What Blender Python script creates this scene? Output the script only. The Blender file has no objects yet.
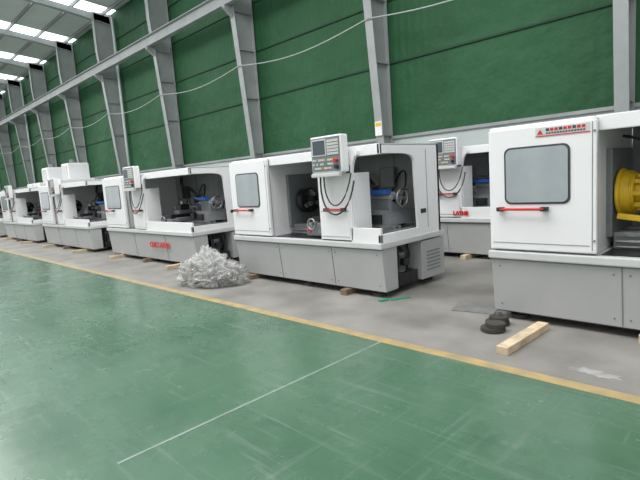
import bpy, bmesh, math, random
from mathutils import Vector, Matrix, noise
random.seed(3)
S=bpy.context.scene
S.view_settings.view_transform='Standard'
S.view_settings.look='None'
S.view_settings.exposure=0.12

# ---------------------------------------------------------------- materials
def mat(name,col,rough=.5,metal=0,var=.0,scale=3,bump=0,bscale=40,trans=0,alpha=1,emit=0,col2=None,coat=0,detail=4):
    m=bpy.data.materials.new(name); m.use_nodes=True
    nt=m.node_tree; b=nt.nodes['Principled BSDF']
    b.inputs['Base Color'].default_value=(*col,1)
    b.inputs['Roughness'].default_value=rough
    b.inputs['Metallic'].default_value=metal
    b.inputs['Transmission Weight'].default_value=trans
    b.inputs['Alpha'].default_value=alpha
    b.inputs['Coat Weight'].default_value=coat
    if emit:
        b.inputs['Emission Color'].default_value=(*col,1); b.inputs['Emission Strength'].default_value=emit
    tc=nt.nodes.new('ShaderNodeTexCoord')
    if var or col2:
        n=nt.nodes.new('ShaderNodeTexNoise'); n.inputs['Scale'].default_value=scale; n.inputs['Detail'].default_value=detail
        nt.links.new(tc.outputs['Object'],n.inputs['Vector'])
        r=nt.nodes.new('ShaderNodeValToRGB'); r.color_ramp.elements[0].position=.35; r.color_ramp.elements[1].position=.65
        c2=col2 if col2 else tuple(max(0,c*(1-var)) for c in col)
        r.color_ramp.elements[0].color=(*c2,1); r.color_ramp.elements[1].color=(*col,1)
        nt.links.new(n.outputs['Fac'],r.inputs['Fac'])
        nt.links.new(r.outputs['Color'],b.inputs['Base Color'])
    if bump:
        n2=nt.nodes.new('ShaderNodeTexNoise'); n2.inputs['Scale'].default_value=bscale; n2.inputs['Detail'].default_value=5
        nt.links.new(tc.outputs['Object'],n2.inputs['Vector'])
        bp=nt.nodes.new('ShaderNodeBump'); bp.inputs['Strength'].default_value=bump; bp.inputs['Distance'].default_value=.02
        nt.links.new(n2.outputs['Fac'],bp.inputs['Height']); nt.links.new(bp.outputs[0],b.inputs['Normal'])
    return m

WHITE=mat('white_paint',(.79,.785,.80),.30,var=.03,scale=2)
GREY=mat('grey_paint',(.40,.405,.405),.40,var=.06,scale=3)
GREY2=mat('pale_grey_paint',(.54,.55,.55),.38,var=.05,scale=3)
MIDG=mat('mid_grey_casting',(.19,.20,.21),.42,var=.12,scale=8)
SHADED_LINER=mat('shaded_liner_grey',(.31,.315,.315),.4,var=.2,scale=4)  # grey darkened so the colour carries the shade inside the hood
SEAM=mat('dark_seam',(.05,.05,.055),.7)
SEAM2=mat('panel_gap',(.17,.18,.19),.7)
BLACK=mat('black_plastic',(.018,.018,.02),.45)
DARK=mat('dark_steel',(.05,.05,.052),.35,metal=.7,var=.3,scale=12)
STEEL=mat('machined_steel',(.36,.36,.365),.28,metal=.85,var=.25,scale=14)
CAST=mat('cast_grey',(.14,.145,.15),.42,var=.2,scale=8)
RED=mat('red_plastic',(.55,.015,.015),.4)
BLUE=mat('blue_paint',(.015,.10,.42),.4)
YEL=mat('yellow_paint',(.78,.50,.02),.38,var=.2,scale=10)
GREENP=mat('green_plastic',(.02,.25,.12),.5)
GLASS=mat('door_window_glass',(.34,.38,.40),.12,var=.14,scale=3,coat=.5)
SCREEN=mat('control_screen',(.05,.07,.09),.1)
PANELG=mat('control_panel_grey',(.17,.18,.20),.4)
KEY=mat('key_caps',(.55,.56,.55),.5)
WOOD=mat('raw_timber',(.60,.47,.32),.75,var=.35,scale=9,bump=.3)
DWOOD=mat('dark_timber',(.20,.14,.09),.8,var=.35,scale=9)
STEELCOL=mat('column_grey_paint',(.33,.35,.35),.5,var=.15,scale=1.5)
RUBBER=mat('rubber',(.05,.045,.04),.7,var=.4,scale=8)
PLATE=mat('steel_plate',(.27,.27,.26),.5,metal=.4,var=.25,scale=6)
PURL=mat('purlin_steel',(.22,.23,.23),.5)
CABLE=mat('pale_cable',(.40,.43,.42),.5)

# ---------------------------------------------------------------- mesh builder
class MB:
    def __init__(s): s.bm=bmesh.new(); s.mats=[]
    def mi(s,m):
        if m not in s.mats: s.mats.append(m)
        return s.mats.index(m)
    def _merge(s,t,m,smooth=False):
        i=s.mi(m)
        for f in t.faces: f.material_index=i; f.smooth=smooth
        me=bpy.data.meshes.new('t'); t.to_mesh(me); t.free(); s.bm.from_mesh(me); bpy.data.meshes.remove(me)
    def box(s,x0,x1,y0,y1,z0,z1,m,bev=0,rot=None):
        t=bmesh.new(); bmesh.ops.create_cube(t,size=1)
        for v in t.verts: v.co=Vector(((x0+x1)/2+v.co.x*(x1-x0),(y0+y1)/2+v.co.y*(y1-y0),(z0+z1)/2+v.co.z*(z1-z0)))
        if rot:
            c=Vector(((x0+x1)/2,(y0+y1)/2,(z0+z1)/2)); bmesh.ops.rotate(t,cent=c,matrix=Matrix.Rotation(rot[1],3,rot[0]),verts=t.verts)
        if bev: bmesh.ops.bevel(t,geom=t.edges[:],offset=bev,segments=2,affect='EDGES',profile=.6)
        s._merge(t,m)
    def cyl(s,c,r,h,axis,m,seg=28,r2=None,bev=0):
        t=bmesh.new(); bmesh.ops.create_cone(t,cap_ends=True,segments=seg,radius1=r,radius2=r if r2 is None else r2,depth=h)
        if bev:
            es=[e for e in t.edges if abs(e.verts[0].co.z-e.verts[1].co.z)<1e-6]
            bmesh.ops.bevel(t,geom=es,offset=bev,segments=2,affect='EDGES')
        R={'Z':Matrix.Identity(3),'X':Matrix.Rotation(math.pi/2,3,'Y'),'Y':Matrix.Rotation(math.pi/2,3,'X')}[axis]
        for v in t.verts: v.co=R@v.co+Vector(c)
        s._merge(t,m,smooth=False)
    def prism(s,pts,a0,a1,plane,m):
        t=bmesh.new()
        def P(p,a):
            return {'xz':(p[0],a,p[1]),'yz':(a,p[0],p[1]),'xy':(p[0],p[1],a)}[plane]
        A=[t.verts.new(P(p,a0)) for p in pts]; B=[t.verts.new(P(p,a1)) for p in pts]
        t.faces.new(A); t.faces.new(B[::-1])
        n=len(pts)
        for i in range(n): t.faces.new((A[i],B[i],B[(i+1)%n],A[(i+1)%n]))
        bmesh.ops.recalc_face_normals(t,faces=t.faces[:])
        s._merge(t,m)
    def torus(s,c,R,r,axis,m,n=28,k=8):
        t=bmesh.new(); rings=[]
        for i in range(n):
            a=2*math.pi*i/n; ring=[]
            for j in range(k):
                b=2*math.pi*j/k; rr=R+r*math.cos(b); p=Vector((rr*math.cos(a),rr*math.sin(a),r*math.sin(b)))
                if axis=='Y': p=Vector((p.x,p.z,p.y))
                if axis=='X': p=Vector((p.z,p.x,p.y))
                ring.append(t.verts.new(p+Vector(c)))
            rings.append(ring)
        for i in range(n):
            for j in range(k):
                t.faces.new((rings[i][j],rings[(i+1)%n][j],rings[(i+1)%n][(j+1)%k],rings[i][(j+1)%k]))
        bmesh.ops.recalc_face_normals(t,faces=t.faces[:]); s._merge(t,m,True)
    def tube(s,pts,r,m,k=8):
        t=bmesh.new(); pts=[Vector(p) for p in pts]; rings=[]
        for i,p in enumerate(pts):
            d=(pts[min(i+1,len(pts)-1)]-pts[max(i-1,0)]).normalized()
            up=Vector((0,0,1)) if abs(d.z)<.9 else Vector((1,0,0))
            a=d.cross(up).normalized(); b=d.cross(a)
            rings.append([t.verts.new(p+a*r*math.cos(q*2*math.pi/k)+b*r*math.sin(q*2*math.pi/k)) for q in range(k)])
        for i in range(len(rings)-1):
            for j in range(k): t.faces.new((rings[i][j],rings[i][(j+1)%k],rings[i+1][(j+1)%k],rings[i+1][j]))
        t.faces.new(rings[0][::-1]); t.faces.new(rings[-1])
        bmesh.ops.recalc_face_normals(t,faces=t.faces[:]); s._merge(t,m,True)
    def obj(s,name,parent=None,loc=(0,0,0)):
        me=bpy.data.meshes.new(name); s.bm.to_mesh(me); s.bm.free()
        for m in s.mats: me.materials.append(m)
        o=bpy.data.objects.new(name,me); S.collection.objects.link(o); o.location=loc
        if parent: o.parent=parent
        return o
def empty(name,loc,rotz=0,sc=(1,1,1)):
    e=bpy.data.objects.new(name,None); S.collection.objects.link(e); e.location=loc; e.rotation_euler=(0,0,rotz); e.scale=sc; return e
def rrect(x0,x1,z0,z1,r,n=5):
    p=[]
    for cx,cz,a0 in ((x1-r,z1-r,0),(x0+r,z1-r,90),(x0+r,z0+r,180),(x1-r,z0+r,270)):
        for i in range(n+1):
            a=math.radians(a0+90*i/n); p.append((cx+r*math.cos(a),cz+r*math.sin(a)))
    return p
def bez(p0,p1,p2,p3,n=14):
    p0,p1,p2,p3=map(Vector,(p0,p1,p2,p3)); out=[]
    for i in range(n+1):
        t=i/n; out.append(p0*(1-t)**3+p1*3*t*(1-t)**2+p2*3*t*t*(1-t)+p3*t**3)
    return out
def text(name,body,size,loc,parent,m,ext=.003,off=.006):
    c=bpy.data.curves.new(name,'FONT'); c.body=body; c.size=size; c.extrude=ext; c.offset=off
    o=bpy.data.objects.new('tmp',c); S.collection.objects.link(o); bpy.context.view_layer.update()
    me=bpy.data.meshes.new_from_object(o.evaluated_get(bpy.context.evaluated_depsgraph_get()))
    bpy.data.objects.remove(o); me.materials.clear(); me.materials.append(m)
    q=bpy.data.objects.new(name,me); S.collection.objects.link(q); q.parent=parent; q.location=loc; q.rotation_euler=(math.pi/2,0,0); return q

# ---------------------------------------------------------------- CNC lathe
DZ=-.10
def lathe(X0,Y0,L=3.0,cw=.93,dx0=1.97,dx1=2.50,logo=None,chuckmat=None,carr=1.5,label=False,D=1.4,skids=()):
    E=empty('cnc_lathe',(X0,Y0,0),0,(1,1,.965))
    b=MB()
    b.prism([(.05,.09),(.0,.64),(.30,.64),(.30,.09)],0,L,'yz',GREY)
    b.box(0,L-.36,.30,.84,.09,.64,GREY)
    b.box(0,L,.84,D,.09,.62,GREY,.008)
    b.box(-.02,L+.02,-.03,D-.02,.64,.715,GREY2,.012)
    b.box(-.01,L+.01,-.012,.02,.625,.64,SEAM2)
    for xs in (L*.36,L*.72):
        b.prism([(.044,.10),(-.003,.625),(.02,.625),(.06,.10)],xs-.004,xs+.004,'yz',SEAM2)
    b.box(.02,L-.02,.08,.28,.07,.09,SEAM)
    for i in range(6): b.box(L-.002,L+.006,.96,1.28,.2+i*.05,.215+i*.05,SEAM2)
    for xs in (.08,L*.36-.06,L*.36+.06,L*.72-.06,L*.72+.06,L-.08):
        for zz in (.16,.56): b.cyl((xs,.05-(zz-.09)*.09-.002,zz),.009,.008,'Y',SEAM2,8)
    for xs in (.2,L*.5,L-.2):
        for ys in (.18,D-.16):
            b.cyl((xs,ys,.02),.085,.04,'Z',RUBBER); b.cyl((xs,ys,.065),.03,.06,'Z',STEEL)
    b.obj('base_tub',E)
    if skids:
        k=MB()
        for (xs,pr,mm) in skids:
            k.box(xs-.05,xs+.05,-pr,.62,.0,.075,mm,.004)
        k.obj('timber_skids',E)
    p=MB()
    p.box(L-.33,L-.03,.36,.78,.09,.25,DARK,.01)
    p.cyl((L-.17,.56,.38),.085,.26,'Z',MIDG,bev=.01)
    for i in range(8): p.cyl((L-.17,.56,.29+i*.025),.093,.008,'Z',DARK)
    p.cyl((L-.17,.56,.525),.06,.03,'Z',DARK)
    p.box(L-.12,L-.04,.5,.62,.34,.44,DARK,.008)
    p.box(L-.345,L-.33,.3,.84,.09,.64,SEAM)
    p.tube(bez((L-.17,.72,.26),(L-.1,.78,.5),(L-.2,.78,.55),(L-.2,.78,.66)),.015,BLACK)
    p.tube(bez((L-.08,.40,.26),(L-.02,.42,.5),(L-.1,.42,.55),(L-.1,.42,.66)),.013,BLACK)
    p.obj('coolant_pump',E)
    # headstock cover with sliding door
    c=MB()
    c.box(-.02,cw-.03,.05,1.3,.715,1.93,WHITE,.02)
    c.box(.0,cw,-.01,.045,.735,1.90,WHITE,.012)
    c.box(-.022,cw-.004,.043,.052,.73,1.905,SEAM2)
    wx0,wx1=.17,cw-.22
    c.prism(rrect(wx0-.018,wx1+.018,1.18,1.72,.06),-.016,-.008,'xz',SEAM)
    c.prism(rrect(wx0,wx1,1.198,1.702,.05),-.022,-.012,'xz',GLASS)
    c.cyl((.12+.2,-.06,1.135),.013,.40,'X',RED,12)
    for xx in (.12,.52): c.box(xx-.03,xx+.03,-.07,-.01,1.115,1.155,BLACK,.006)
    for i in range(7): c.box(-.026,-.018,.3+i*.04,.32+i*.04,1.45,1.75,SEAM2)
    c.box(cw-.035,cw-.029,-.0125,-.008,.76,1.88,SEAM2)
    c.box(.03,cw-.05,-.0125,-.008,.80,.806,SEAM2)
    for zz in (.85,1.8): c.cyl((cw-.015,-.012,zz),.01,.01,'Y',SEAM2,8)
    if label:
        # warning strip on the upper right of the door
        c.box(.44,.88,-.013,-.009,1.80,1.875,KEY)
        c.box(.44,.88,-.015,-.012,1.795,1.803,RED)
        c.prism([(.455,1.815),(.505,1.815),(.48,1.86)],-.016,-.012,'xz',RED)
        for i in range(9): c.box(.53+i*.036,.557+i*.036,-.016,-.012,1.84,1.864,RED if i%3 else SEAM)
        for i in range(14): c.box(.53+i*.023,.546+i*.023,-.016,-.012,1.815,1.828,SEAM)
    c.obj('headstock_cover',E)
    # hood
    h=MB()
    h.box(cw-.03,L,.06,.10,1.80,1.93,WHITE,.008)
    h.box(cw-.03,L,.08,1.33,1.905,1.93,WHITE,.008)
    h.box(cw-.03,L,1.29,1.33,.715,1.92,WHITE)
    h.box(cw-.02,L-.05,1.275,1.288,.73,1.9,SHADED_LINER)  # inner back sheet, interior shade painted into its grey
    h.prism([(1.0,.72),(1.28,.72),(1.28,1.05)],cw,L-.04,'yz',SHADED_LINER)
    for xs in (cw+(L-cw)*.33,cw+(L-cw)*.66): h.box(xs-.004,xs+.004,1.268,1.276,1.05,1.88,SEAM2)
    arch=[(1.33,.715),(1.33,1.93),(.06,1.93),(.06,1.81)]
    for q in bez((.12,1.81,0),(.64,1.81,0),(.75,1.81,0),(.76,1.68,0),8): arch.append((q.x,q.y))
    arch.append((.80,.715))
    h.prism(arch,L-.035,L,'yz',WHITE)
    h.prism([(.84,.73),(.80,1.6),(.78,1.80),(.9,1.86),(1.27,1.86),(1.27,.73)],L-.042,L-.036,'yz',SHADED_LINER)
    h.box(L-.001,L+.003,1.02,1.028,.8,1.85,SEAM2)
    h.box(L-.001,L+.006,.86,.98,1.0,1.06,BLACK)
    h.box(dx1,L,.0,.04,.715,.90,WHITE,.006)
    h.box(L-.04,L,.0,.80,.715,.82,WHITE,.006)
    h.box(cw+.25,L-.3,1.1,1.16,1.84,1.89,KEY,.006)
    # junction boxes and hose bundle on the inner back wall
    h.box(cw+.35,cw+.6,1.2,1.275,1.3,1.6,DARK,.008)
    h.box(L-.9,L-.65,1.2,1.275,1.35,1.65,MIDG,.008)
    for q in range(3):
        h.tube(bez((cw+.3+q*.04,1.24,1.86),(cw+.6+q*.05,1.0,1.3),(cw+.9+q*.05,1.0,1.9),(cw+1.05+q*.04,1.22,1.2)),.014,BLACK)
    h.obj('splash_hood',E)
    # right sliding door
    d=MB()
    pts=[(dx0,.735),(dx0,1.86),(dx1+.16,1.86)]
    for q in bez((dx1+.16,1.82,0),(dx1+.10,1.80,0),(dx1+.06,1.72,0),(dx1+.05,1.5,0),7): pts.append((q.x,q.y))
    pts+= [(dx1+.02,.735)]
    d.prism(pts,.0,.045,'xz',WHITE)
    d.box(dx0+.02,dx1-.02,-.010,.002,.78,1.10,WHITE,.004)
    d.box(dx0+.02,dx1-.02,-.0035,.001,1.105,1.112,SEAM2)
    d.cyl((dx0+.30,-.06,1.14),.014,.30,'X',RED,12)
    for xx in (dx0+.15,dx0+.45): d.box(xx-.025,xx+.025,-.07,0,1.12,1.16,BLACK,.005)
    d.box(dx1-.02,dx1+.04,-.006,0,1.60,1.70,BLACK)
    for i in range(3): d.box(dx1-.015,dx1+.035,-.008,-.003,1.685-i*.03,1.692-i*.03,KEY)
    d.box(dx1+.035,dx1+.05,.04,.35,.735,1.6,WHITE)
    d.obj('sliding_door',E)
    # control panel
    k=MB()
    px=dx0+.06; pw=.52; z0,z1=1.62,2.09
    k.box(px,px+pw,-.15,-.02,z0,z1,WHITE,.02)
    k.box(px+.02,px+pw-.02,-.16,-.145,z0+.02,z1-.02,PANELG,.004)
    k.box(px+.04,px+.28,-.166,-.155,z0+.22,z1-.04,KEY)
    k.box(px+.055,px+.265,-.169,-.16,z0+.235,z1-.055,SCREEN)
    for i in range(6):
        for j in range(5):
            k.box(px+.30+i*.032,px+.325+i*.032,-.167,-.155,z1-.085-j*.04,z1-.055-j*.04,KEY)
    for i in range(11):
        for j in range(3):
            if (i*7+j*3)%5: k.box(px+.04+i*.032,px+.063+i*.032,-.167,-.155,z0+.05+j*.052,z0+.075+j*.052,KEY if (i+j)%4 else (GREENP if i%2 else YEL))
    k.cyl((px+.45,-.18,z0+.15),.024,.05,'Y',RED,16)
    k.cyl((px+.45,-.175,z0+.07),.026,.04,'Y',BLACK,16)
    k.box(px+.2,px+.4,-.06,.14,z1-.22,z1-.17,GREY2,.01)
    k.box(px+.02,px+pw-.02,-.19,-.13,z0-.05,z0+.0,GREY2,.01)
    k.tube(bez((px+.08,-.08,z0+.01),(px+.02,-.12,.95),(px+.60,-.2,.90),(px+.58,-.02,1.50)),.011,BLACK)
    k.tube(bez((px+.14,-.08,z0+.01),(px+.10,-.10,1.12),(px+.5,-.16,1.0),(px+.54,-.02,1.60)),.009,BLACK)
    k.obj('control_panel',E)
    # bed and ways
    w=MB()
    w.box(.95,L-.10,.42,.98,.79,.93,MIDG,.01)
    for yy in (.45,.55,.82,.92): w.box(.95,L-.12,yy-.03,yy+.03,.93,.975,STEEL,.006)
    w.box(.95,L-.12,.58,.8,.94,.95,DARK)
    w.box(.95,L-.12,.05,.40,.818,.824,DARK)
    w.cyl(((.98+L-.3)/2,.34,.90),.018,L-1.3,'X',STEEL,12)
    w.cyl(((.98+L-.3)/2,.34,.85),.012,L-1.3,'X',STEEL,12)
    w.obj('bed_ways',E,(0,0,DZ))
    g=MB(); cm=chuckmat or DARK
    g.box(.88,.95,.38,1.1,.93,1.75,MIDG,.015)
    if chuckmat:
        g.cyl((.97,.62,1.33),.15,.08,'X',STEEL,bev=.01)
        g.cyl((1.02,.60,1.33),.205,.11,'X',cm,40,bev=.012)
        g.torus((.98,.60,1.33),.212,.02,'X',cm); g.torus((1.08,.60,1.33),.165,.018,'X',cm)
        g.cyl((1.12,.60,1.33),.12,.12,'X',cm,30,bev=.008); g.torus((1.18,.60,1.33),.115,.016,'X',cm)
        g.cyl((1.185,.60,1.33),.075,.02,'X',SEAM)
        for a in range(0,360,45):
            g.box(1.06,1.15,.60+.15*math.cos(math.radians(a))-.02,.60+.15*math.cos(math.radians(a))+.02,1.33+.15*math.sin(math.radians(a))-.02,1.33+.15*math.sin(math.radians(a))+.02,cm,.004)
        g.box(1.0,1.75,.30,.36,1.06,1.11,cm,.008,rot=('Y',.14))
        g.tube(bez((1.1,.95,1.75),(1.25,.6,1.95),(1.4,.35,1.7),(1.30,.35,1.12)),.018,BLACK)
        g.tube(bez((1.0,.5,1.85),(1.3,.4,1.8),(1.5,.4,1.5),(1.35,.5,1.3)),.013,BLACK)
    else:
        g.cyl((.98,.66,1.33),.12,.1,'X',STEEL,bev=.01)
        g.cyl((1.08,.64,1.33),.195,.15,'X',cm,36,bev=.012)
        g.cyl((1.16,.64,1.33),.06,.02,'X',SEAM)
        for a in (90,210,330):
            ca,sa=math.cos(math.radians(a)),math.sin(math.radians(a))
            for rr,hh in ((.14,.06),(.10,.11)):
                g.box(1.15,1.15+hh,.64+ca*rr-.028,.64+ca*rr+.028,1.33+sa*rr-.028,1.33+sa*rr+.028,STEEL,.004,rot=('X',math.radians(a)))
        for a in range(0,360,60):
            g.cyl((1.157,.64+.15*math.cos(math.radians(a+20)),1.33+.15*math.sin(math.radians(a+20))),.013,.01,'X',SEAM,10)
    g.obj('chuck',E,(0,0,DZ))
    r=MB(); cx=carr
    r.box(cx,cx+.42,.30,1.02,.975,1.05,MIDG,.01)
    r.box(cx+.02,cx+.4,.16,.34,.84,1.03,MIDG,.015)
    r.box(cx+.1,cx+.32,.2,1.08,1.05,1.12,DARK,.008)
    r.box(cx+.09,cx+.31,.4,.68,1.12,1.2,CAST,.01)
    r.box(cx+.1,cx+.3,.44,.64,1.2,1.32,DARK,.008)
    r.cyl((cx+.2,.54,1.35),.03,.08,'Z',STEEL,14)
    r.tube([(cx+.2,.54,1.39),(cx+.3,.44,1.46)],.01,BLACK)
    for i in range(3): r.box(cx+.0,cx+.1,.46+i*.06,.485+i*.06,1.24,1.265,STEEL)
    r.tube(bez((cx+.2,.66,1.33),(cx+.2,.72,1.8),(cx+.1,.9,1.6),(cx+.35,1.1,1.2)),.014,BLACK)
    r.tube(bez((cx+.25,.9,1.1),(cx+.6,1.1,2.0),(cx-.2,1.2,1.8),(cx-.3,1.2,1.2)),.014,BLACK)
    r.cyl((cx+.2,.13,1.02),.02,.1,'Y',STEEL,12)
    r.torus((cx+.2,.09,1.02),.075,.012,'Y',STEEL)
    r.cyl((cx+.34,.13,.92),.03,.06,'Y',STEEL,14)
    r.box(cx+.05,cx+.12,.15,.165,.90,.96,RED)
    r.obj('carriage',E,(0,0,DZ))
    t=MB(); tx=L-.66
    t.prism([(tx,.975),(tx+.46,.975),(tx+.44,1.10),(tx+.38,1.18),(tx+.08,1.18),(tx+.02,1.10)],.46,.92,'xz',MIDG)
    t.box(tx+.06,tx+.40,.57,.77,1.15,1.34,MIDG,.03)
    t.cyl((tx+.21,.66,1.33),.085,.38,'X',GREY,bev=.02)
    t.cyl((tx-.06,.66,1.33),.045,.2,'X',STEEL)
    t.cyl((tx-.2,.66,1.33),.002,.1,'X',STEEL,r2=.035)
    t.cyl((tx+.46,.66,1.33),.03,.12,'X',STEEL)
    t.torus((tx+.52,.66,1.33),.115,.013,'X',STEEL)
    for a in (0,120,240):
        t.tube([(tx+.5,.66,1.33),(tx+.52,.66+.115*math.cos(math.radians(a)),1.33+.115*math.sin(math.radians(a)))],.009,STEEL)
    t.tube([(tx+.52,.66,1.445),(tx+.62,.66,1.445)],.014,BLACK)
    t.box(tx+.06,tx+.40,.46,.60,1.39,1.45,BLUE,.01)
    t.box(tx+.0,tx+.10,.42,.52,1.34,1.42,DARK,.01)
    t.tube(bez((tx+.06,.46,1.2),(tx+.0,.32,1.4),(tx+.1,.28,1.55),(tx+.3,.5,1.5)),.013,BLACK)
    t.tube(bez((tx+.3,.9,1.1),(tx+.45,1.1,1.9),(tx+.1,1.2,1.8),(tx-.1,1.25,1.3)),.013,BLACK)
    t.cyl((tx+.2,.4,1.28),.012,.22,'Y',STEEL,10); t.box(tx-.02,tx+.1,.38,.46,1.02,1.14,DARK,.006)
    t.box(tx+.14,tx+.34,.42,.458,1.0,1.12,DARK,.006)
    t.obj('tailstock',E,(0,0,DZ))
    if logo: text('red_logo',logo[0],logo[1],logo[2],E,RED)
    return E

Yf=4.46
lathe(-2.14,Yf,label=True,chuckmat=YEL,L=3.1,carr=1.7,skids=((1.3,.05,WOOD),(2.6,.1,WOOD)))
lathe(-6.46,Yf,L=2.96,skids=((.35,.05,DWOOD),(2.35,.06,DWOOD)))
for i,x in enumerate((-11.7,-16.85,-22.0,-27.15)):
    lathe(x,Yf,L=3.9,cw=1.15,dx0=1.50,dx1=2.04,logo=('CNC LATHE',.15,(2.15,-.012,.36)) if i<1 else None,carr=2.45,skids=((.55,.25,WOOD),(1.9,.08,DWOOD),(3.3,.28,WOOD)))
lathe(-6.45,7.3,L=3.0,cw=.95,dx0=1.9,dx1=2.42,logo=('LATHE',.09,(2.30,-.016,.77)),carr=1.4,skids=((.5,.1,WOOD),(2.5,.1,WOOD)))
for x in (-1.9,-11.7,-17.0,-22.3,-33.5):
    lathe(x,7.3,L=3.6,cw=1.1,dx0=1.7,dx1=2.25,carr=2.45,skids=((.5,.1,WOOD),(3,.1,WOOD)))

def vmc(X,Y):
    E=empty('machining_center',(X,Y,0))
    b=MB()
    b.box(0,2.2,0,1.7,.06,.8,GREY,.02); b.box(-.03,2.23,-.03,1.6,.8,2.3,WHITE,.04)
    b.prism(rrect(.45,1.05,1.1,2.0,.05),-.05,-.03,'xz',GLASS); b.prism(rrect(1.12,1.7,1.1,2.0,.05),-.05,-.03,'xz',GLASS)
    b.box(1.08,1.09,-.04,-.028,.85,2.25,SEAM)
    for xx in (.2,2.0):
        for yy in (.2,1.5): b.cyl((xx,yy,.03),.08,.06,'Z',RUBBER)
    b.obj('enclosure',E)
    h=MB(); h.box(.65,1.6,.6,1.6,2.3,3.1,WHITE,.05); h.box(.75,1.5,.56,.61,2.4,3.0,GREY2,.01); h.cyl((1.12,1.0,3.2),.14,.2,'Z',MIDG,bev=.02)
    h.box(.15,.6,.8,1.5,2.3,2.8,WHITE,.05); h.obj('column_head',E)
    c=MB(); c.box(1.7,2.2,-.35,-.15,1.2,2.0,WHITE,.02); c.box(1.74,2.16,-.36,-.34,1.25,1.95,PANELG); c.box(1.8,2.05,-.37,-.355,1.6,1.9,SCREEN)
    c.box(1.9,2.1,-.2,.3,2.0,2.1,GREY2,.01); c.obj('control_panel',E)
vmc(-26.9,7.5); vmc(-30.2,7.5)

# ---------------------------------------------------------------- room shell
W=11.7; XL=-80; XR=14; YB=-9; EV=11.0
def nodewall():
    m=bpy.data.materials.new('green_wall_cover'); m.use_nodes=True; nt=m.node_tree; b=nt.nodes['Principled BSDF']
    tc=nt.nodes.new('ShaderNodeTexCoord'); n=nt.nodes.new('ShaderNodeTexNoise'); n.inputs['Scale'].default_value=.35; n.inputs['Detail'].default_value=6
    mp=nt.nodes.new('ShaderNodeMapping'); mp.inputs['Scale'].default_value=(1,1,.5)
    nt.links.new(tc.outputs['Object'],mp.inputs['Vector']); nt.links.new(mp.outputs[0],n.inputs['Vector'])
    r=nt.nodes.new('ShaderNodeValToRGB'); r.color_ramp.elements[0].position=.3; r.color_ramp.elements[1].position=.7
    r.color_ramp.elements[0].color=(.014,.070,.027,1); r.color_ramp.elements[1].color=(.027,.108,.045,1)
    nt.links.new(n.outputs['Fac'],r.inputs['Fac']); nt.links.new(r.outputs['Color'],b.inputs['Base Color'])
    b.inputs['Roughness'].default_value=.65; b.inputs['Specular IOR Level'].default_value=.3
    w=nt.nodes.new('ShaderNodeTexWave'); w.inputs['Scale'].default_value=1.3; w.bands_direction='X'
    nt.links.new(tc.outputs['Object'],w.inputs['Vector'])
    bp=nt.nodes.new('ShaderNodeBump'); bp.inputs['Strength'].default_value=.15; bp.inputs['Distance'].default_value=.05
    nt.links.new(w.outputs['Fac'],bp.inputs['Height'])
    n4=nt.nodes.new('ShaderNodeTexNoise'); n4.inputs['Scale'].default_value=1.1; n4.inputs['Detail'].default_value=4
    nt.links.new(tc.outputs['Object'],n4.inputs['Vector'])
    bp2=nt.nodes.new('ShaderNodeBump'); bp2.inputs['Strength'].default_value=.5; bp2.inputs['Distance'].default_value=.3
    nt.links.new(n4.outputs['Fac'],bp2.inputs['Height']); nt.links.new(bp.outputs[0],bp2.inputs['Normal']); nt.links.new(bp2.outputs[0],b.inputs['Normal'])
    return m
GWALL=nodewall()
LWALL=mat('pale_wall_panel',(.50,.56,.55),.6,var=.12,scale=.6)
DGREEN=mat('dark_green_seam',(.008,.040,.018),.7)
wl=MB()
wl.box(XL,XR,W,W+.15,2.55,EV+.0,GWALL)
wl.box(XL,XR,W-.01,W+.15,0,2.55,LWALL)
wl.obj('wall_back')
wl=MB(); wl.box(XL-.2,XL,YB,W,0,EV,GWALL); wl.obj('wall_left')
tr=MB()
for z in (4.6,6.3,8.0,9.6): tr.box(XL,XR,W-.05,W,z,z+.045,DGREEN)
tr.box(XL,XR,W-.07,W-.01,2.5,2.58,STEELCOL)
tr.obj('trim_1')
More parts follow.
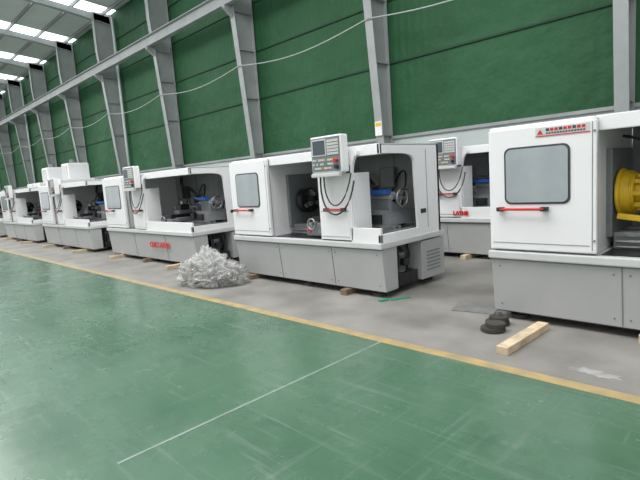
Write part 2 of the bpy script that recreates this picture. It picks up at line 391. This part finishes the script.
def floormat():
    m=bpy.data.materials.new('green_epoxy'); m.use_nodes=True; nt=m.node_tree; b=nt.nodes['Principled BSDF']
    L=nt.links.new
    tc=nt.nodes.new('ShaderNodeTexCoord')
    def N(sc,det=8,ro=.6,map=None):
        n=nt.nodes.new('ShaderNodeTexNoise'); n.inputs['Scale'].default_value=sc; n.inputs['Detail'].default_value=det; n.inputs['Roughness'].default_value=ro
        if map:
            mp=nt.nodes.new('ShaderNodeMapping'); mp.inputs['Scale'].default_value=map[0]; mp.inputs['Rotation'].default_value=(0,0,map[1]); L(tc.outputs['Object'],mp.inputs['Vector']); L(mp.outputs[0],n.inputs['Vector'])
        else: L(tc.outputs['Object'],n.inputs['Vector'])
        return n
    def R(n,a,b_,ca,cb):
        r=nt.nodes.new('ShaderNodeValToRGB'); r.color_ramp.elements[0].position=a; r.color_ramp.elements[1].position=b_
        r.color_ramp.elements[0].color=(*ca,1); r.color_ramp.elements[1].color=(*cb,1); L(n.outputs['Fac'],r.inputs['Fac']); return r
    n=N(.8,9,.65); r=R(n,.3,.72,(.045,.108,.064),(.085,.158,.104))
    def mix(prev,mask,col,):
        mx=nt.nodes.new('ShaderNodeMixRGB'); mx.inputs[2].default_value=(*col,1); L(mask.outputs['Color'],mx.inputs[0]); L(prev.outputs[0],mx.inputs[1]); return mx
    p=mix(r,R(N(6,10,.75),.58,.78,(0,0,0),(.6,.6,.6)),(.19,.23,.19))
    p=mix(p,R(N(1.1,12,.8),.50,.72,(0,0,0),(.6,.6,.6)),(.032,.068,.045))
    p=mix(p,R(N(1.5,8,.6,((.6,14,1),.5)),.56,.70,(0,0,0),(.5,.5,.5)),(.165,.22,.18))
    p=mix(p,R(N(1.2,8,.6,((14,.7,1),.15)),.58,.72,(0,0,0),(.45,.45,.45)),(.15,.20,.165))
    p=mix(p,R(N(1.6,6,.6,((.5,10,1),.05)),.60,.70,(0,0,0),(.45,.45,.45)),(.033,.068,.048))
    L(p.outputs[0],b.inputs['Base Color'])
    mr=nt.nodes.new('ShaderNodeMapRange'); mr.inputs['From Min'].default_value=.3; mr.inputs['From Max'].default_value=.7; mr.inputs['To Min'].default_value=.14; mr.inputs['To Max'].default_value=.36
    L(N(1.7,9,.7).outputs['Fac'],mr.inputs['Value']); L(mr.outputs[0],b.inputs['Roughness'])
    bp=nt.nodes.new('ShaderNodeBump'); bp.inputs['Strength'].default_value=.10; bp.inputs['Distance'].default_value=.02
    L(N(3,3).outputs['Fac'],bp.inputs['Height']); L(bp.outputs[0],b.inputs['Normal'])
    return m
EPOXY=floormat()
CONC=mat('concrete_floor',(.255,.243,.225),.5,col2=(.155,.148,.138),scale=1.4,detail=11,bump=.08,bscale=30)
YL=3.28
me=bpy.data.meshes.new('floor'); 
vs=[(XL,YB-6,0),(XR,YB-6,0),(XR,YL,0),(XL,YL,0),(XR,W+.15,0),(XL,W+.15,0)]
me.from_pydata(vs,[],[(0,1,2,3),(3,2,4,5)]); me.materials.append(EPOXY); me.materials.append(CONC); me.polygons[1].material_index=1
fo=bpy.data.objects.new('floor',me); S.collection.objects.link(fo)
def wornline(name,col):
    return mat(name,col,.5,col2=tuple(c*.5+.07 for c in col),scale=6,detail=10)
YLINE=wornline('yellow_line_paint',(.40,.285,.115)); WLINE=wornline('white_line',(.24,.31,.26))
l=MB(); l.box(XL,XR,YL-.0,YL+.11,.0,.003,YLINE); l.obj('floor_marking')
l=MB(); l.box(-2.654,-2.636,.9,YL,.0,.002,WLINE); l.box(-9.4,-9.38,-8,YL,0,.002,WLINE); l.obj('floor_marking')
l=MB(); pts=[]
for i in range(40):
    a=2*math.pi*i/40; rr=1+.8*noise.noise(Vector((math.cos(a)*3,math.sin(a)*3,1)))
    pts.append((-.98+.15*rr*math.cos(a),3.62+.05*rr*math.sin(a)))
l.prism(pts,0,.002,'xy',mat('paint_spill_pale',(.34,.335,.32),.5,var=.3,scale=15)); l.obj('paint_spill')

ROOF=mat('roof_sheet',(.66,.70,.70),.5,var=.1,scale=.5)
SKY=mat('translucent_roof_sheet',(.88,.94,.96),.5,emit=2.6)
zr=lambda y:EV+.03+(W-y)*.11
r=MB()
def slab(x0,x1,m,dz=0):
    r.prism([(W+.2,zr(W+.2)+dz),(YB-6,zr(YB-6)+dz),(YB-6,zr(YB-6)+.08+dz),(W+.2,zr(W+.2)+.08+dz)],x0,x1,'yz',m)
x=XL
while x<XR:
    slab(x,x+3.9,ROOF); slab(x+3.9,x+6.0,SKY); x+=6.0
r.obj('ceiling')
p=MB()
for i in range(17):
    y=W-.4-i*1.5; z=zr(y)
    p.box(XL,XR,y-.035,y+.035,z-.18,z-.0,PURL)
p.obj('roof_purlins')

step=.514*W
cols=[-.2227*W+step-i*step for i in range(14)]
yi=lambda z: W-.02-(.28+.075*min(z,9.0))
ztop=EV-.02
for i,cx in enumerate(cols):
    c=MB()
    c.prism([(W-.06,.03),(W-.06,ztop),(yi(ztop),ztop),(yi(9),9),(yi(0),.03)],cx-.012,cx+.012,'yz',STEELCOL)
    for (za,zb) in ((.03,9),(9,ztop)):
        c.prism([(yi(za),za),(yi(zb),zb),(yi(zb)-.025,zb),(yi(za)-.025,za)],cx-.13,cx+.13,'yz',STEELCOL)
    c.box(cx-.13,cx+.13,W-.09,W-.06,.03,ztop,STEELCOL)
    c.box(cx-.2,cx+.2,yi(0)-.1,W-.07,0,.03,STEELCOL)
    for z in (2.6,4.6,6.3,7.6): c.box(cx-.12,cx+.12,yi(z),W-.08,z,z+.02,STEELCOL)
    yr=YB-5; y0=yi(ztop)
    c.prism([(W-.1,zr(W)-.2),(W-.1,zr(W)-.6),(y0-1.5,zr(y0-1.5)-.52),(yr,zr(yr)-.5),(yr,zr(yr)-.19)],cx-.012,cx+.012,'yz',STEELCOL)
    c.prism([(W-.1,zr(W)-.6),(y0-1.5,zr(y0-1.5)-.52),(yr,zr(yr)-.5),(yr,zr(yr)-.52),(y0-1.5,zr(y0-1.5)-.54),(W-.1,zr(W)-.62)],cx-.12,cx+.12,'yz',STEELCOL)
    yb=yi(7.8)
    c.prism([(yb,7.4),(yb,7.78),(yb-.36,7.78),(yb-.36,7.68)],cx-.08,cx+.08,'yz',STEELCOL)
    c.obj('steel_column')
yb=yi(7.8)-.2
g=MB()
g.box(XL,XR,yb-.12,yb+.12,7.78,7.81,STEELCOL); g.box(XL,XR,yb-.12,yb+.12,8.2,8.23,STEELCOL); g.box(XL,XR,yb-.01,yb+.01,7.81,8.2,STEELCOL)
g.obj('crane_runway_beam')
cb=MB(); y=yi(5.8)-.06
for i in range(len(cols)-1):
    a,b_=cols[i],cols[i+1]
    cb.tube([(a+(b_-a)*k/12,y,5.75-.28*math.sin(math.pi*k/12)) for k in range(13)],.017,CABLE,6)
cb.obj('sagging_cable')
for i in (5,8):
    dp=MB(); dp.tube([(cols[i]+.55,W-.2,.0),(cols[i]+.55,W-.2,EV-.3)],.07,LWALL,12); dp.obj('drain_pipe')
sg=MB(); cx=cols[2]; ys=yi(2.9)-.03
sg.box(cx-.12,cx+.12,ys-.02,ys,2.6,3.0,WHITE,.003); sg.box(cx-.1,cx+.1,ys-.023,ys-.019,2.86,2.96,YEL)
sg.obj('column_notice')

# ---------------------------------------------------------------- floor clutter
PLAS=mat('clear_plastic_film',(.52,.52,.505),.22,alpha=.36,coat=.35)
bm=bmesh.new()
for (ox,oy,rx,ry,rz,sd) in ((0,0,.46,.34,.32,1),(.32,-.05,.28,.24,.20,5),(-.30,.05,.30,.28,.26,9),(.1,-.20,.34,.2,.15,13),(-.12,.08,.28,.22,.38,21)):
    t=bmesh.new(); bmesh.ops.create_icosphere(t,subdivisions=5,radius=1)
    for v in t.verts:
        n=v.co.copy(); q=n*1.3+Vector((sd,sd*2,0))
        q=q+Vector((noise.noise(q*1.5),noise.noise(q*1.5+Vector((9,0,0))),noise.noise(q*1.5+Vector((0,9,0)))))*1.1
        k=(1-abs(noise.noise(q))*2.2)*.5+(1-abs(noise.noise(q*2.2))*2)*.20+(1-abs(noise.noise(q*4.5))*2)*.07
        f=.5+k*.85
        v.co=Vector((ox+n.x*rx*f,oy+n.y*ry*f,max(.004+.012*abs(noise.noise(q*4)),n.z*rz*f+.10)))
    me=bpy.data.meshes.new('t'); t.to_mesh(me); t.free(); bm.from_mesh(me); bpy.data.meshes.remove(me)
for f in bm.faces: f.smooth=True
me=bpy.data.meshes.new('plastic_sheeting_heap'); bm.to_mesh(me); bm.free(); me.materials.append(PLAS)
o=bpy.data.objects.new('plastic_sheeting_heap',me); S.collection.objects.link(o); o.location=(-6.40,3.93,0); o.rotation_euler=(0,0,.6); o.scale=(1.0,1.0,1.2)

def timber(x,y,rz,L,w,h,m=WOOD,name='timber_block'):
    t=MB(); t.box(-L/2,L/2,-w/2,w/2,0,h,m,.005); o=t.obj(name,None,(x,y,0)); o.rotation_euler=(0,0,rz); return o
timber(-1.64,3.99,math.radians(88),.80,.10,.065)
timber(-7.2,4.5,.3,.5,.12,.06,DWOOD)
t=MB(); 
for (x,y,r_,z0) in ((-1.97,4.10,.11,0),(-1.95,4.11,.09,.04),(-2.02,4.30,.11,0),(-2.01,4.31,.09,.04)):
    t.cyl((x,y,z0+.02),r_,.04,'Z',RUBBER,bev=.006)
t.cyl((-2.01,4.31,.10),.025,.05,'Z',STEEL,12)
t.obj('levelling_pads')
t=MB(); t.box(-.22,.22,-.2,.2,0,.012,PLATE,.002); o=t.obj('steel_plate',None,(-2.44,4.72,0.0)); o.rotation_euler=(0,0,.2)
t=MB()
t.box(-.16,.10,-.025,.025,0,.010,GREENP,.003); t.box(-.3,-.18,.0,.05,0,.02,GREENP,.004)
o=t.obj('green_strapping_scrap',None,(-3.36,4.64,0)); o.rotation_euler=(0,0,1.1)

# ---------------------------------------------------------------- light
wd=bpy.data.worlds.new('World'); S.world=wd; wd.use_nodes=True
wd.node_tree.nodes['Background'].inputs[0].default_value=(.99,.985,1,1); wd.node_tree.nodes['Background'].inputs[1].default_value=.88
def area(n,loc,sx,sy,e,rot=(0,0,0)):
    l=bpy.data.lights.new(n,'AREA'); l.shape='RECTANGLE'; l.size=sx; l.size_y=sy; l.energy=e; l.color=(1,.985,.97)
    o=bpy.data.objects.new(n,l); S.collection.objects.link(o); o.location=loc; o.rotation_euler=rot
area('skylight_lamp',(-6,.5,11.3),14,6,1900)
area('skylight_lamp',(-28,.5,11.3),20,6,2200)
area('skylight_lamp',(-55,.5,11.3),20,6,2000)

cam=bpy.data.cameras.new('camera'); co=bpy.data.objects.new('camera',cam); S.collection.objects.link(co)
cam.sensor_width=36; cam.lens=27
Zc=Vector((-261,3760,480)).normalized()
Xc=Vector((480,-28,480)); Xc=(Xc-Zc*Xc.dot(Zc)).normalized()
Yc=Zc.cross(Xc)
M=Matrix((Xc,Yc,Zc)).to_4x4()
M.translation=Vector((0,0,1.5))
co.matrix_world=M
S.camera=co
